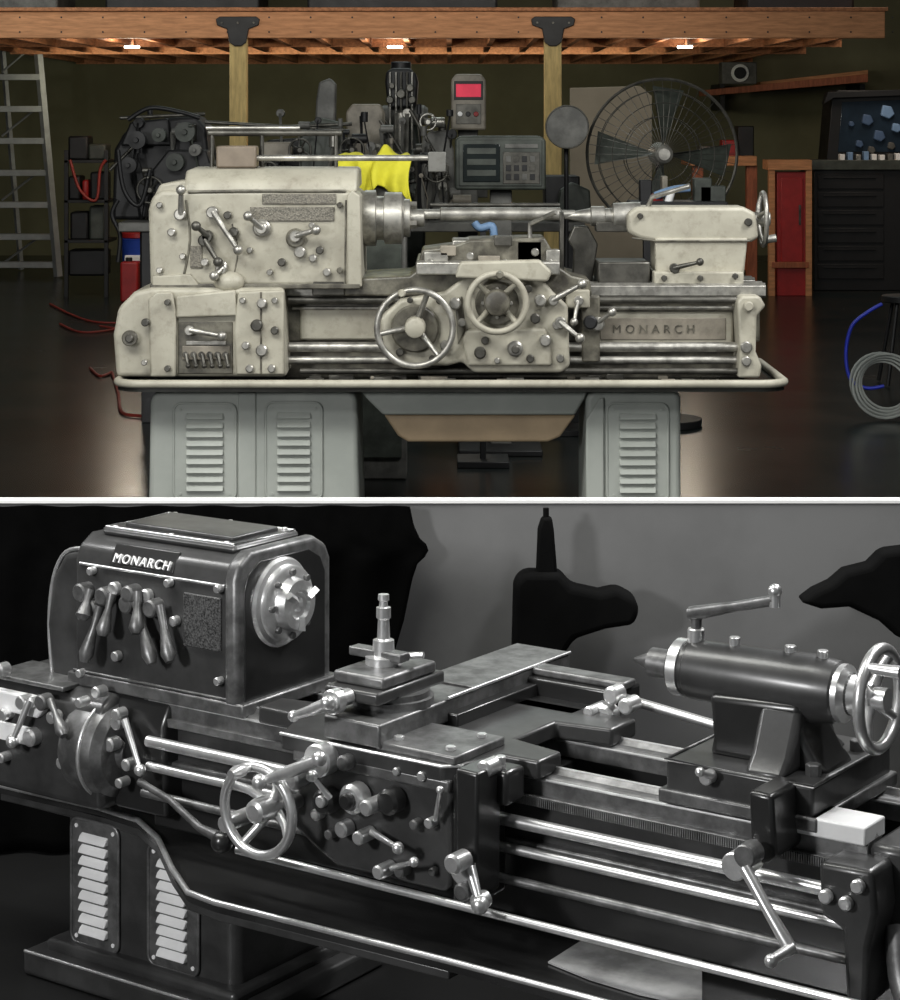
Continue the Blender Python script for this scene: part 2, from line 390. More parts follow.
# carriage
L.poly('saddle',[(330,296),(334,280),(410,276),(420,268),(560,268),(572,276),(590,280),(592,296)],.06,.5,PAINTD,.008)
L.rect('saddle_wing',312,280,345,296,.05,.18,STEELD,.006)
L.rect('cross_slide',416,262,560,275,-.02,.56,STEEL,.006)
L.poly('cross_slide_end',[(455,278),(460,262),(540,260),(552,272),(548,282)],-.06,.06,PAINT,.01)
L.poly('compound_rest',[(418,264),(422,250),(452,246),(470,240),(545,238),(552,250),(556,264)],.08,.3,PAINTD,.008)
L.rect('compound_slide',452,240,520,251,.1,.2,STEEL,.006)
L.rect('tool_post',516,240,543,263,.08,.12,STEEL,.008)
L.rect('tool_holder',470,246,518,252,.14,.05,STEELD,.004)
L.tb('tool_post_handle',[(530,240,.14),(530,224,.14),(556,212,.05)],2.5,STEEL)
L.rect('travelling_bracket',560,212,564,270,.12,.06,STEELD,.003)
L.rod('coolant_rod',430,560,205,.5,2,STEELD)
for (x0,y0,x1,y1,mm) in ((424,252,448,262,STEEL),(440,246,456,256,BEIGE),(494,236,512,246,STEELD),(546,250,560,266,STEEL),(478,256,500,262,BEIGE)): L.rect('slide_fixture',x0,y0,x1,y1,.05,.08,mm,.004)
for (x,y,r) in ((430,262,3),(470,256,4),(535,252,4),(505,262,3),(550,262,3)): L.knob('slide_screw',x,y,.04,r,.02,STEEL)
L.poly('apron',[(458,282),(470,276),(540,276),(553,292),(568,306),(570,366),(562,373),(474,373),(462,362),(448,366),(394,366),(384,350),(380,318),(400,300),(445,292)],0,.17,PAINT,.014,4)
L.poly('apron_boss',[(462,342),(466,330),(545,328),(552,340),(552,366),(468,366)],-.02,.03,PAINT,.01)
L.poly('apron_dark_rib',[(455,300),(462,296),(466,330),(458,345)],-.01,.03,PAINTD,.006)  # rib in the dark enamel
L.knob('apron_boss_round',497,303,.0,22,.03,PAINTD,32);L.knob('apron_boss_round',415,328,.0,24,.03,PAINTD,32)
handwheel('carriage_wheel',L.P(415,328,-.11),'v',38*8.35/FP,.0125,3,.04,STEEL,R,.05,70,hm=PAINT)
handwheel('cross_feed_wheel',L.P(497,303,-.10),'v',29*8.36/FP,.0125,4,.05,PAINT,R,.05,45,hm=PAINTD)
for k in range(8):
    t=math.pi*k/4; L.knob('dial_bolt',497+14*math.cos(t),303+14*math.sin(t),-.03,2,.015,STEEL,8)
for (x,y,r,l,mm) in ((515,348,8,.04,STEEL),(515,348,4,.06,STEELD),(545,340,6,.04,STEEL),(480,352,6,.04,STEELD),(497,360,3,.03,STEEL),(560,358,4,.03,STEEL),(455,303,6,.05,STEEL),(445,345,5,.03,STEEL),(400,352,4,.02,STEELD),(540,300,6,.04,STEEL),(528,288,4,.04,STEELD),(462,322,4,.04,STEEL),(535,318,5,.04,STEELD),(440,300,4,.03,STEELD),(485,340,4,.03,STEELD),(530,358,4,.03,STEELD),(470,290,3,.03,STEELD),(556,325,4,.03,STEEL),(410,300,3,.02,STEELD),(432,358,3,.02,STEELD)):
    L.knob('apron_knob',x,y,-.01,r,l,mm)
L.lever('half_nut_lever',560,322,580,338,0,STEEL,3,6,5,.07)
L.lever('feed_lever',553,300,582,284,0,STEEL,3,5,5,.07)
L.lever('clutch_lever',597,323,612,312,.09,STEEL,2.5,7,4.5,.08)
L.lever('start_lever',578,300,574,322,.05,STEEL,2.5,5,4,.07)
L.rect('thread_dial',566,290,590,308,.03,.08,PAINT,.006);L.knob('thread_dial_face',590,322,.06,7,.03,BLACK)
L.rect('dial_bracket',582,296,600,362,.07,.06,PAINTD,.006)
# tailstock
L.turned('quill',[(562,2),(575,5),(590,8),(591,10),(604,10),(605,8),(612,8),(613,13),(630,14),(640,14)],216,.3,STEEL)
L.poly('tailstock_barrel',[(628,233),(627,214),(636,207),(744,207),(756,213),(759,238),(752,242),(655,242),(640,239)],.2,.22,PAINT,.016,4)
L.poly('tailstock_body',[(655,238),(748,238),(743,284),(656,284)],.19,.22,PAINT,.008,3)
tube('tailstock_seam',[L.P(632,238,.195),L.P(656,241,.185),L.P(750,241,.185)],.004,PAINTD,R)
L.rect('tailstock_foot',654,272,744,285,.14,.34,PAINT,.006)
L.rect('tailstock_clamp_plate',598,262,650,284,.2,.26,STEELD,.006)
for (x,y,r) in ((735,276,3),(664,278,3),(700,278,3),(640,216,3),(748,222,4)): L.knob('tailstock_bolt',x,y,.14 if y>250 else .2,r,.015,STEELD)
L.lever('clamp_lever',674,268,700,262,.17,STEELD,2.5,5,4,.06)
L.tb('quill_lock',[(648,207,.28),(652,197,.26),(690,186,.2)],2.6,STEEL)
handwheel('tailstock_wheel',L.P(763,219,.3),'u',26*8.8/FP,.010,4,.03,STEEL,R,-.02,20,handle=False)
L.rod('tailstock_wheel_axle',752,770,219,.3,7,STEEL)
L.tb('tailstock_wheel_grip',[(764,240,.26),(776,238,.26)],4,STEEL)
L.rect('tail_bracket',596,222,630,232,.26,.1,STEELD,.004)
L.poly('steady_rest',[(572,284),(574,250),(568,240),(574,226),(588,226),(598,244),(592,284)],.32,.05,STEELD,.006)
for i in range(26):
    x=random.uniform(300,720);rr_=random.uniform(.008,.024)
    p=Vector((L.F(x,0,0)[0],random.uniform(-.06,.15),pz-.012+rr_*.5))
    box('pan_scrap',p.x-rr_*1.5,p.x+rr_*1.5,p.y-rr_,p.y+rr_,pz-.012,pz-.012+rr_,random.choice([STEELD,STEELD,BEIGE]),R,.003)

# ================================================================= WORKSHOP BACKGROUND
C_=Fr('second_lathe',11.6,330);CR=C_.root;B=C_
tz=1.06
x0=B.F(118,0)[0];x1=B.F(585,0)[0]
box('stand_top',x0,x1,0,.8,tz-.05,tz,GREYM,CR,.006)
for x in (x0+.16,(x0+x1)/2,x1-.06):
    for y in (.06,.74): box('stand_leg',x-.04,x+.04,y-.04,y+.04,0,tz-.05,BLACK,CR,.004)
box('stand_shelf',x0+.1,x1,.05,.75,.3,.34,BLACK,CR)
box('stand_cabinet',x0+.1,x0+.9,.1,.7,.34,tz-.05,BLACK,CR,.01)
def item(px0,py0,px1,py1,v,d,m,bev=.01):
    u0,zt_=B.F(px0,py0,v);u1=B.F(px1,py0,v)[0];zb_=max(B.F(px0,py1,v)[1],tz)
    return box('casting',u0,u1,v,v+d,zb_,zt_,m,CR,bev)
def ipoly(pts,v,d,m,bev=.012):
    q=[B.F(x,y,v) for x,y in pts];q=[(a,max(b,tz)) for a,b in q];return prism('casting',q,'v',v,v+d,m,CR,bev,3)
ipoly([(112,240),(114,150),(124,132),(150,128),(162,118),(196,116),(206,128),(208,150),(214,240)],.3,.4,BLACK,.02)
ipoly([(120,146),(130,122),(168,118),(172,146)],.25,.1,BLACK)
ipoly([(150,240),(152,170),(168,150),(206,150),(212,170),(214,240)],.15,.2,BLACK)
for (x,y,r,mm) in ((138,140,9,BLACK),(160,135,7,GRN),(186,132,10,GRN),(130,165,8,BLACK),(176,162,9,GRN),(196,150,6,GREYM)):
    p=B.P(x,y,.14);k=11.6/FP
    rev('pulley',p,(0,-1,0),[(0,r*k),(.012,r*k),(.02,r*k*.82),(.04,r*k*.82),(.05,r*k),(.06,r*k),(.062,r*k*.3),(.09,r*k*.25)],mm,CR,24)
ipoly([(258,240),(258,150),(268,140),(300,138),(306,128),(330,126),(334,150),(336,240)],.4,.3,BLACK)
ipoly([(300,140),(304,124),(322,118),(340,122),(346,150),(346,240),(300,240)],.3,.2,GRN)
ipoly([(346,240),(346,112),(352,104),(380,104),(384,112),(384,240)],.5,.2,BEIGE)
ipoly([(314,150),(316,100),(319,82),(330,78),(336,84),(335,150)],.5,.1,GREYM)
item(262,142,292,158,.2,.1,BEIGE);ipoly([(416,240),(418,150),(428,132),(446,130),(454,150),(456,240)],.3,.3,GREYM)
item(545,176,580,240,.2,.3,BLACK);ipoly([(556,240),(560,190),(572,182),(590,190),(592,240)],.1,.1,GRN)
for (x,y,r,n) in ((352,150,12,3),(300,150,11,4),(436,170,12,3),(150,190,13,4),(428,122,8,3),(268,172,10,3)):
    handwheel('machine_wheel',B.P(x,y,.10),'v',r*11.6/FP,.006,n,.02,random.choice([STEEL,STEELD]),CR,.02,random.randint(0,90))
    p=B.P(x,y,.12); tube('wheel_shaft',[p,p+Vector((0,.35,0))],.012,STEELD,CR,n=8)
for i in range(90):
    px=random.choice([random.uniform(118,215),random.uniform(255,455),random.uniform(340,455)]);py=random.uniform(112,205);r=random.uniform(2,6);v=random.uniform(.08,.4)
    p=B.P(px,py,v);rr_=r*11.6/FP
    mm=random.choice([BLACK,GREYM,GRN,STEEL,STEELD,GREYM,BLACK,BEIGE]) if px>230 else random.choice([BLACK,GRN,BLACK,STEELD,GREYM])
    cyl('fitting',p,random.choice(['u','v','z']),rr_,rr_*random.uniform(1.5,4),mm,CR,14)
    q=Vector((p.x+random.uniform(-.03,.03),p.y+.1,tz))
    tube('fitting_stem',[p,(p+q)/2+Vector((random.uniform(-.05,.05),0,0)),q],rr_*random.uniform(.2,.6),mm,CR,n=6)
for (xa,ya,xb,yb) in ((120,118,205,114),(205,122,345,130),(256,128,352,124),(345,160,440,158),(110,170,150,130),(410,110,450,180),(420,180,380,120),(360,190,450,176)):
    tube('pipe',[B.P(xa,ya,.3),B.P(xb,yb,.3)],.010,STEELD,CR)
for pts in (((118,150),(124,190),(140,205),(150,170)),((118,200),(112,215),(120,235),(118,262)),((128,120),(150,108),(180,112),(200,118))):
    tube('hose',[B.P(x,y,.08) for x,y in pts],.012,BLACK,CR,sm=6,n=8)
# milling machine
G=Fr('milling_machine',12.9,402);R=G.root
G.poly('column',[(383,600),(386,150),(392,95),(414,95),(420,150),(424,600)],.2,.5,GRN,.02)
G.poly('head',[(386,72),(392,68),(410,68),(416,74),(418,82),(416,108),(388,108),(385,82)],.0,.4,BLACK,.015)
G.turned('ram',[(380,8),(384,10),(424,10),(428,7)],115,.1,GREYM)
cyl('motor',G.P(401,70,.2),'z',.06,.05,BLACK,R)
for x in (390,396,401,407,412): G.tb('drive_rod',[(x,72,-.02),(x,150,-.02)],1.2,STEELD if x%2 else STEEL)
cyl('quill',G.P(401,160,0),'z',.04,.28,STEEL,R)
handwheel('feed_wheel',G.P(376,128,-.05),'v',.07,.008,4,.02,STEELD,R);G.tb('wheel_shaft',[(376,128,-.03),(376,128,.2),(392,128,.25)],2.5,STEELD)
box('table',-.5,.5,-.15,.2,1.15,1.22,GREYM,R,.006)
G.poly('knee',[(380,600),(380,170),(425,170),(425,600)],-.05,.26,GRN,.02)
for (x,y,r) in ((390,100,4),(412,100,4),(392,86,3),(410,88,4),(401,94,5)): G.knob('mill_knob',x,y,.01,r,.05,STEELD)
# pendant
K=Fr('control_pendant',12.2,468);R=K.root
K.poly('pillar',[(458,600),(458,124),(478,124),(478,600)],.1,.1,GREYM)
K.poly('cabinet',[(451,130),(451,80),(456,74),(481,74),(486,80),(486,130)],0,.25,BEIGE,.012)
K.rect('display',456,84,481,97,-.006,.01,REDL,.002)
K.rect('screen_frame',454,81,483,100,-.003,.01,BLACK,.002)
K.rect('key_pad',456,104,481,124,-.006,.01,STEELD,.002)
for i in range(3): K.knob('key',460+i*8,114,-.006,2.5,.01,random.choice([REDM,WHITE,BLACK]))
# digital readout
K=Fr('digital_readout',10.6,500);R=K.root
K.poly('housing',[(455,190),(455,140),(460,136),(541,136),(546,140),(546,190)],0,.25,GRN,.012)
K.rect('front_panel',459,140,542,186,-.008,.012,GRN,.003)
K.rect('screen',463,144,500,182,-.014,.01,SCREEN,.003)
for j in range(3): K.rect('readout_row',467,148+j*11,496,154+j*11,-.017,.005,GRN,.001)
K.rect('key_field',503,152,540,184,-.012,.01,STEELD,.003)
for i in range(4):
    for j in range(3): K.rect('key',506+i*8,156+j*9,511+i*8,162+j*9,-.016,.01,random.choice([GREYM,GREYM,REDM,STEELD,BLACK]),.001)
K.rect('label_strip',505,144,538,148,-.014,.01,GREYM,.001)
K.poly('stand',[(490,600),(490,190),(512,190),(512,600)],.08,.08,GREYM)
box('base_plate',-.2,.2,-.15,.35,0,.03,BLACK,R,.006)
K=Fr('blue_hose_fitting',10.2,483);R=K.root
K.tb('blue_body',[(474,222,0),(480,228,0),(492,226,0),(494,238,0)],4,CYAN,5);K.poly('stand',[(480,600),(480,232),(486,232),(486,600)],0,.03,BLACK,.004);box('foot',-.12,.12,-.1,.15,0,.03,BLACK,R,.004)
# cloth
Y=Fr('yellow_shop_rag',9.75,375);R=Y.root
nx,ny=48,30;V=[];Fc=[]
ztc=Y.F(375,154,0)[1]
ul=Y.F(333,0)[0];ur=Y.F(413,0)[0]
for j in range(ny):
    for i in range(nx):
        s=i/(nx-1);t=j/(ny-1)
        u=ul+(ur-ul)*s
        peak=.035*math.exp(-((s-.62)/.10)**2)+.015*math.exp(-((s-.3)/.08)**2)-.02*(s<.12)
        if t<.4: v=.22-.22*(t/.4);z=ztc-.01+.012*math.sin(s*9+t*5)+peak*math.sin(t*5)
        else:
            k=(t-.4)/.6;v=-.0-.03*math.sin(k*1.5)-.024*math.sin(s*23+k*2)*k
            z=ztc-.01+peak*(1-k)*.9-k*(.15+.03*math.sin(s*7+.6)+.03*abs(math.sin(s*11))-.05*(s<.3))
        u+=.015*math.sin(t*6)*(1 if s>.5 else -1)+.05*(1-t)*(s-.5)*-1
        z+=.008*math.sin(s*27+t*9)
        V.append((u,v,z))
for j in range(ny-1):
    for i in range(nx-1): Fc.append([j*nx+i,j*nx+i+1,(j+1)*nx+i+1,(j+1)*nx+i])
o=mk('cloth',V,Fc,YEL,R,ang=180);sd=o.modifiers.new('t','SOLIDIFY');sd.thickness=.004
Q=Fr('steel_cabinet',9.75,375)
box('carcass',ul+.03,ur-.03,.025,.24,0,ztc-.045,GREYM,Q.root,.01);box('door_panel',ul+.05,ur-.05,.01,.03,.1,ztc-.3,GRN,Q.root,.004)
# fan
Fa=Fr('pedestal_fan',11.4,662);R=Fa.root
fc=Fa.P(662,154,0);RR=75*11.4/FP
for v,k in ((-.09,.35),(-.085,.5),(-.075,.68),(-.05,.85),(0,1),(.06,.85),(.09,.5)):
    ring('cage_ring',fc+Vector((0,v,0)),'v',RR*k,.0028 if k<1 else .009,STEELD,R,n=56,k=6)
for i in range(48):
    th=2*math.pi*i/48;d=Vector((math.cos(th),0,math.sin(th)))
    tube('cage_wire',[fc+d*RR*.12+Vector((0,-.1,0)),fc+d*RR*.6+Vector((0,-.08,0)),fc+d*RR*.85+Vector((0,-.05,0)),fc+d*RR],.0016,STEELD,R,n=5)
for i in range(4):
    th=math.radians(-5+90*i);V=[]
    for a,rr_,dv in ((-.1,.12,.02),(-.26,.9,.05),(.24,.92,-.05),(.12,.12,-.02)):
        V.append(fc+Vector((math.cos(th+a)*RR*rr_,dv,math.sin(th+a)*RR*rr_)))
    V2=[v+Vector((0,.006,0)) for v in V]
    mk('blade',V+V2,[[0,1,2,3],[4,5,6,7],[0,1,5,4],[1,2,6,5],[2,3,7,6],[3,0,4,7]],GRN,R)
rev('hub',fc+Vector((0,-.13,0)),'v',[(0,.03),(.01,.045),(.05,.05),(.28,.06),(.3,.04)],STEEL,R)
tube('stand_pole',[fc+Vector((0,.12,-.02)),Vector((fc.x,.12,.05))],.022,BLACK,R)
cyl('stand_base',(fc.x,.12,0),'z',.22,.04,BLACK,R,32)
Rf=Fr('round_work_light',11.2,567);R=Rf.root
c=Rf.P(567,127,0)
rev('dish',c+Vector((0,-.02,0)),'v',[(0,.106),(.005,.112),(.02,.106),(.06,.06),(.08,.03)],GREYM,R,32)
ring('dish_rim',c+Vector((0,-.02,0)),'v',.108,.004,STEELD,R)
tube('pole',[c+Vector((0,.07,0)),Vector((c.x,.07,.03))],.012,BLACK,R);cyl('foot',(c.x,.07,0),'z',.16,.03,BLACK,R)
S=Fr('plywood_sheet',13.6,610);S.poly('sheet',[(570,600),(570,88),(640,86),(652,96),(652,600)],0,.03,CARD,.003)
# clutter stand behind the tailstock
U=Fr('parts_stand',10.5,650);R=U.root
box('post',-.03,.03,0,.06,0,1.15,BLACK,R,.004);box('foot',-.12,.12,-.12,.15,0,.03,BLACK,R,.006)
U.rect('shelf',632,202,728,207,-.1,.3,BLACK,.004)
U.tb('pistol_body',[(655,196,0),(672,190,0),(690,188,0)],4,CYAN,4);U.tb('pistol_grip',[(672,190,0),(668,203,0)],4,WHITE)
for (x0,y0,x1,y1,mm) in ((640,180,652,203,BLACK),(694,178,712,203,GRN),(700,186,726,203,GRN),(662,176,668,203,BEIGE),(650,194,664,203,REDM)): U.rect('bottle',x0,y0,x1,y1,.05,.08,mm,.006)
# bench and shelving right side
W=Fr('wooden_workbench',20.5,725);R=W.root
W.rect('top',690,156,757,166,-.1,.8,WOOD,.006)
for x in (698,752):
    for v in (-.05,.6):
        u=W.F(x,0,v)[0];box('leg',u-.05,u+.05,v,v+.09,0,W.F(x,165,v)[1]-.0,WOODR,R,.004)
box('stretcher',W.F(700,0,0)[0],W.F(750,0,0)[0],0,.05,.2,.3,WOODR,R)
W.rect('bench_vise',722,140,737,157,.05,.2,REDM,.01);W.rect('bench_box',738,126,754,157,.2,.3,BLACK,.01);W.rect('small_box',700,146,716,157,.1,.2,GREYM,.01)
W=Fr('red_tool_cabinet',20.1,790);R=W.root
W.poly('carcass',[(777,600),(777,172),(806,172),(806,600)],-.1,.25,REDM,.006)
W.rect('door_panel',781,178,803,262,-.12,.03,REDM,.006);W.rect('handle',799,205,801,225,-.135,.02,STEELD,.001)
for x in (772,809): W.poly('frame_post',[(x-3,600),(x-3,164),(x+3,164),(x+3,600)],-.13,.08,WOOD,.003)
W.rect('frame_top',768,160,812,170,-.15,.35,WOOD,.004);W.rect('frame_rail',772,262,809,268,-.14,.04,WOODR,.003)
W=Fr('wall_shelf',24.8,790);R=W.root
W.poly('board',[(705,96),(705,90),(868,74),(868,82)],0,.6,WOODR,.004)
W.poly('board_upper',[(760,86),(760,82),(868,70),(868,74)],.5,.5,WOOD,.004)
for x in (720,860): W.poly('bracket',[(x,110),(x,84),(x+5,84),(x+5,110)],.3,.9,BLACK,.003)
W=Fr('speaker_box',24.6,740);R=W.root
W.rect('cabinet',722,62,757,84,.15,.3,GREYM,.01);W.knob('cone',740,73,.15,9,.02,WHITE);W.knob('cone_centre',740,73,.13,6,.02,BLACK)
# tool chest
W=Fr('tool_chest',20.6,862);R=W.root
W.poly('carcass',[(814,600),(814,168),(960,168),(960,600)],0,.8,BLACK,.01)
for i in range(6):
    W.rect('drawer',818,174+i*18,884,189+i*18,-.015,.02,BLACK,.004);W.rect('pull',824,177+i*18,876,178.2+i*18,-.03,.02,BLACK,.002)
W.poly('hutch',[(826,168),(832,96),(838,90),(960,90),(960,168)],.25,.5,BLACK,.01)
W.poly('window',[(838,152),(842,102),(900,100),(940,100),(940,152)],.24,.02,M('tinted_blue',(.02,.035,.055),.2),.004)
W.poly('hood_rail',[(824,104),(828,92),(945,88),(945,94),(834,98)],.15,.15,BLACK,.004)
for (x,y,r,mm) in ((868,120,6,DBLUE),(888,112,7,CYAN),(880,136,6,DBLUE),(897,128,5,CYAN),(860,144,4,DBLUE),(892,146,4,GREYM),(852,124,3,DBLUE),(872,150,4,GREYM)):
    W.poly('packet',[(x-r,y+r*.5),(x-r*.7,y-r),(x+r*.5,y-r*.8),(x+r,y+r*.3),(x+r*.2,y+r)],.2,.05,mm,.01)
W.rect('tray',812,160,905,170,-.05,.4,GRN,.006)
for i in range(8): W.rect('small_tool',840+i*8,155-random.random()*4,845+i*8,161,-.02,.1,random.choice([WHITE,CYAN,STEEL,GREYM,BLACK]),.004)
# ladder
W=Fr('step_ladder',22.3,28);R=W.root
def bar(n,a,b,r,m): return tube(n,[a,b],r,m,R,n=4)
bar('rail',W.P(30,-40,0),Vector((W.F(60,0,0)[0],-.1,0.02)),.045,ALU);bar('rail',W.P(-10,-40,0),Vector((W.F(-14,0,0)[0],-.1,.02)),.045,ALU)
bar('rear_rail',W.P(28,-40,.1),Vector((W.F(40,0,0)[0],1.0,.02)),.03,ALU);bar('rear_rail',W.P(-5,-40,.1),Vector((W.F(2,0,0)[0],1.0,.02)),.03,ALU)
for i,y in enumerate((8,42,74,106,138,170,202,234,262)):
    xr=33+(y/275)*24
    W.rect('tread',-12,y,xr,y+6,-.08,.14,ALU,.004)
    if i%2: bar('brace',W.P(36+y*.03,y,.1),W.P(2,y+30,.3),.012,ALU)
# bins, cables
W=Fr('waste_bin',20.0,138);R=W.root
rev('bin',(0,0,0),'z',[(0,.10),(.02,.12),(.5,.15),(.52,.16),(.53,.13)],BLUE,R)
box('label',-.1,.1,-.155,-.12,.2,.38,WHITE,R,.01);cyl('lid',(0,0,.53),'z',.15,.05,REDM,R)
W=Fr('red_can',19.3,128);W.poly('can',[(120,600),(120,262),(138,262),(138,600)],0,.2,REDM,.02);cyl('can_cap',W.P(129,262,.1),'z',.03,.04,BLACK,W.root)
W=Fr('storage_rack',19.8,90);R=W.root
for x in (66,106):
    for v in (0,.5): W.poly('upright',[(x-2,600),(x-2,150),(x+2,150),(x+2,600)],v,.04,BLACK,.003)
for y in (160,200,240): W.rect('shelf',64,y,108,y+3,0,.54,BLACK,.003)
for (x,y,w,h,mm) in ((68,176,12,24,BLACK),(82,180,6,20,REDM),(90,172,16,28,BLACK),(70,212,18,28,BLACK),(89,206,16,34,GRN),(68,136,20,24,BLACK),(88,144,18,16,GRN),(68,250,38,26,BLACK)):
    W.rect('parcel',x,y,x+w,y+h,.1,.3,mm,.02)
W.tb('draped_hose',[(70,160,-.02),(80,190,-.04),(96,200,-.04),(100,170,-.02),(106,160,-.02)],1.5,REDC,6)
W=Fr('red_power_cable',16,90);R=W.root
for pts in (((50,304),(70,314),(95,322),(135,324),(146,334),(124,330),(100,326)),((60,324),(80,332),(110,330),(140,322)),((112,372),(118,392),(122,412),(140,416),(152,418)),((90,368),(100,376),(112,372))):
    tube('cable',[W.T(x,y,.012) for x,y in pts],.009,REDC,R,sm=8,n=6)
# coiled hose
W=Fr('coiled_hose',11.7,884);R=W.root
c=W.P(886,392,0);r0=.165;c.z=r0+.02
pts=[]
for i in range(7*28):
    th=2*math.pi*i/28;k=r0*(1-.09*((i//28)%4)) 
    pts.append(c+Vector((k*1.08*math.cos(th)+.01*math.sin(i*.2),.014*(i/28)+.05*math.sin(th),k*math.sin(th))))
tube('coil',pts,.007,WCAB,R,n=6)
tube('blue_lead',[W.P(882,304,.1),W.P(868,312,.1),W.P(852,326,.1),W.P(846,352,.1),W.P(850,378,.08),W.P(866,388,.06),W.P(884,386,.05)],.010,BLUEC,R,sm=6,n=8)
W2=Fr('shop_stool',13.2,905)
cyl('seat',(0.03,.1,.50),'z',.15,.04,BLACK,W2.root)
for a in (45,135,225,315):
    d=Vector((math.cos(math.radians(a)),math.sin(math.radians(a)),0));tube('leg',[Vector((.03,.1,.50))+d*.1,Vector((.03,.1,.01))+d*.2],.012,BLACK,W2.root)

# ================================================================= LOWER LATHE
N_=Fr('metal_lathe',5.0,480,35,FLOOR2);R=N_.root
def Z(w): return w-FLOOR2
SPV,SPZ=.36,Z(.33)
a=N_.F(68,0,.3)[0];b=N_.F(230,0,.3)[0]
panz=Z(-.30)
prism('pedestal',[(a,.30),(b,.30),(b+.02,.32),(b+.02,.78),(a,.78)],'z',.08,panz-.02,NGREY,R,.025,4)
prism('pedestal_base',[(a-.10,.22),(b+.10,.22),(b+.10,.86),(a-.10,.86)],'z',0,.07,NGREY,R,.015,3)
prism('pedestal_base_step',[(a-.05,.26),(b+.05,.26),(b+.05,.82),(a-.05,.82)],'z',.06,.10,NGREY,R,.015,3)
tube('pedestal_base_edge',[(a-.09,.221,.068),(b+.09,.221,.068)],.004,NSTEEL,R)
N_.louvre('pedestal_vent',73,816,120,940,.30,9,NMID,NWHITE,rp=9,inset=.22)
N_.louvre('pedestal_vent',150,842,200,962,.30,9,NMID,NWHITE,rp=9,inset=.22)
box('tail_pedestal',.95,1.3,.3,.75,.0,panz-.02,NGREY,R,.02)
# pan
P0=[(-1.95,.285)]
for px,py in ((0,783),(100,806),(138,818),(158,836),(172,866),(188,890),(215,900)):
    q=N_.T(px,py,panz);P0.append((q.x,q.y))
P0+=[(-.05,-.052),(.4,-.05),(1.35,-.05),(1.42,0),(1.42,.85),(1.35,.9),(-1.95,.9)]
prism('chip_pan',P0,'z',panz-.03,panz-.012,NPAN,R)
tube('chip_pan_rim',[(x,y,panz-.006) for x,y in P0],.008,NSTEEL,R,closed=True,n=8)
prism('chip_pan_skirt',[(x,y) for x,y in P0[1:9]]+[(P0[8][0],.3),(P0[1][0],.3)],'z',panz-.05,panz-.028,NGREY,R,.004)
# bed
zw=Z(.065)
for v in (.2,.5):
    prism('bed_way',[(v,zw-.045),(v,zw-.008),(v+.012,zw),(v+.032,zw),(v+.045,zw+.014),(v+.058,zw),(v+.075,zw),(v+.075,zw-.045)],'u',-1.22,.86,NMID,R,.002)
for v in (.199,.246,.501,.546): tube('way_edge',[(-1.2,v,zw+(.013 if v in(.246,.546) else -.006)),(.85,v,zw+(.013 if v in(.246,.546) else -.006))],.003,NSTEEL,R,n=6)
box('bed_front_wall',-1.22,.92,.225,.265,Z(-.12),zw-.03,NGREY,R,.006)
box('bed_rear_wall',-1.22,.92,.515,.555,Z(-.12),zw-.03,NENAM,R,.006)
for u in (-.9,-.5,-.1,.3,.7): box('bed_rib',u,u+.04,.26,.52,Z(-.12),zw-.05,NENAM,R,.004)
box('bed_ledge',-1.22,.92,.2,.24,Z(-.13),Z(-.095),NMID,R,.006)
box('bed_floor',-1.22,.92,.24,.54,Z(-.29),Z(-.11),NENAM,R,.006)
box('gear_rack',-1.2,.80,.185,.215,Z(.0),Z(.022),NMID,R,.002)
V=[];Fc=[]
for i in range(150):
    u=-.05+i*.0057;k=len(V)
    v_,f_=prism_vf([(u,.178),(u+.003,.178),(u+.003,.19),(u,.19)],'z',Z(.0),Z(.02));V+=v_;Fc+=[[q+k for q in f] for f in f_]
mk('rack_teeth',V,Fc,NMID,R,smooth=False)
cyl('lead_screw',(-1.15,.14,Z(-.03)),'u',.015,2.0,NSTEEL,R)
cyl('feed_rod',(-1.15,.14,Z(-.095)),'u',.012,2.0,NSTEEL,R)
cyl('control_rod',(-1.15,.12,Z(-.16)),'u',.011,2.0,NMID,R)
cyl('brake_rod',(-.75,.03,Z(-.21)),'u',.010,1.75,NSTEEL,R)
# end bracket at right
N_.poly('end_bracket',[(818,862),(872,872),(876,915),(868,950),(866,1010),(846,1010),(842,930),(820,915)],.10,.14,NGREY,.012)
for (x,y) in ((828,895),(848,902),(860,885)): N_.knob('bracket_bolt',x,y,.10,7,.02,NSTEEL)
box('bed_end_cap',.62,.86,.185,.29,zw-.005,zw+.035,NWHITE,R,.004)
box('bed_tail_end',.86,.95,.2,.58,Z(-.28),zw+.0,NGREY,R,.015)
tube('bed_end_foot',[(.93,.2,Z(-.1)),(.97,.14,Z(-.2)),(1.05,.1,Z(-.29))],.03,NMID,R,sm=5)
# rod bracket and shift crank
N_.poly('rod_bracket',[(748,790),(772,796),(776,858),(762,866),(750,850)],.08,.14,NENAM,.01)
c=N_.P(742,862,.05)
cyl('shift_hub',c+Vector((0,.05,0)),(0,-1,0),.030,.09,NSTEEL,R)
cyl('shift_hub_boss',c+Vector((.03,.0,.03)),(0,-1,0),.025,.05,NMID,R)
tube('shift_arm',[N_.P(745,868,.0),N_.P(765,905,-.02),N_.P(790,948,-.03)],[.014,.012,.015],NSTEEL,R,n=10)
tube('shift_grip',[N_.P(792,948,-.03),N_.P(772,960,-.09)],[.013,.010],NSTEEL,R,n=10)
ball('shift_ball',N_.P(771,961,-.095),.014,NSTEEL,R)
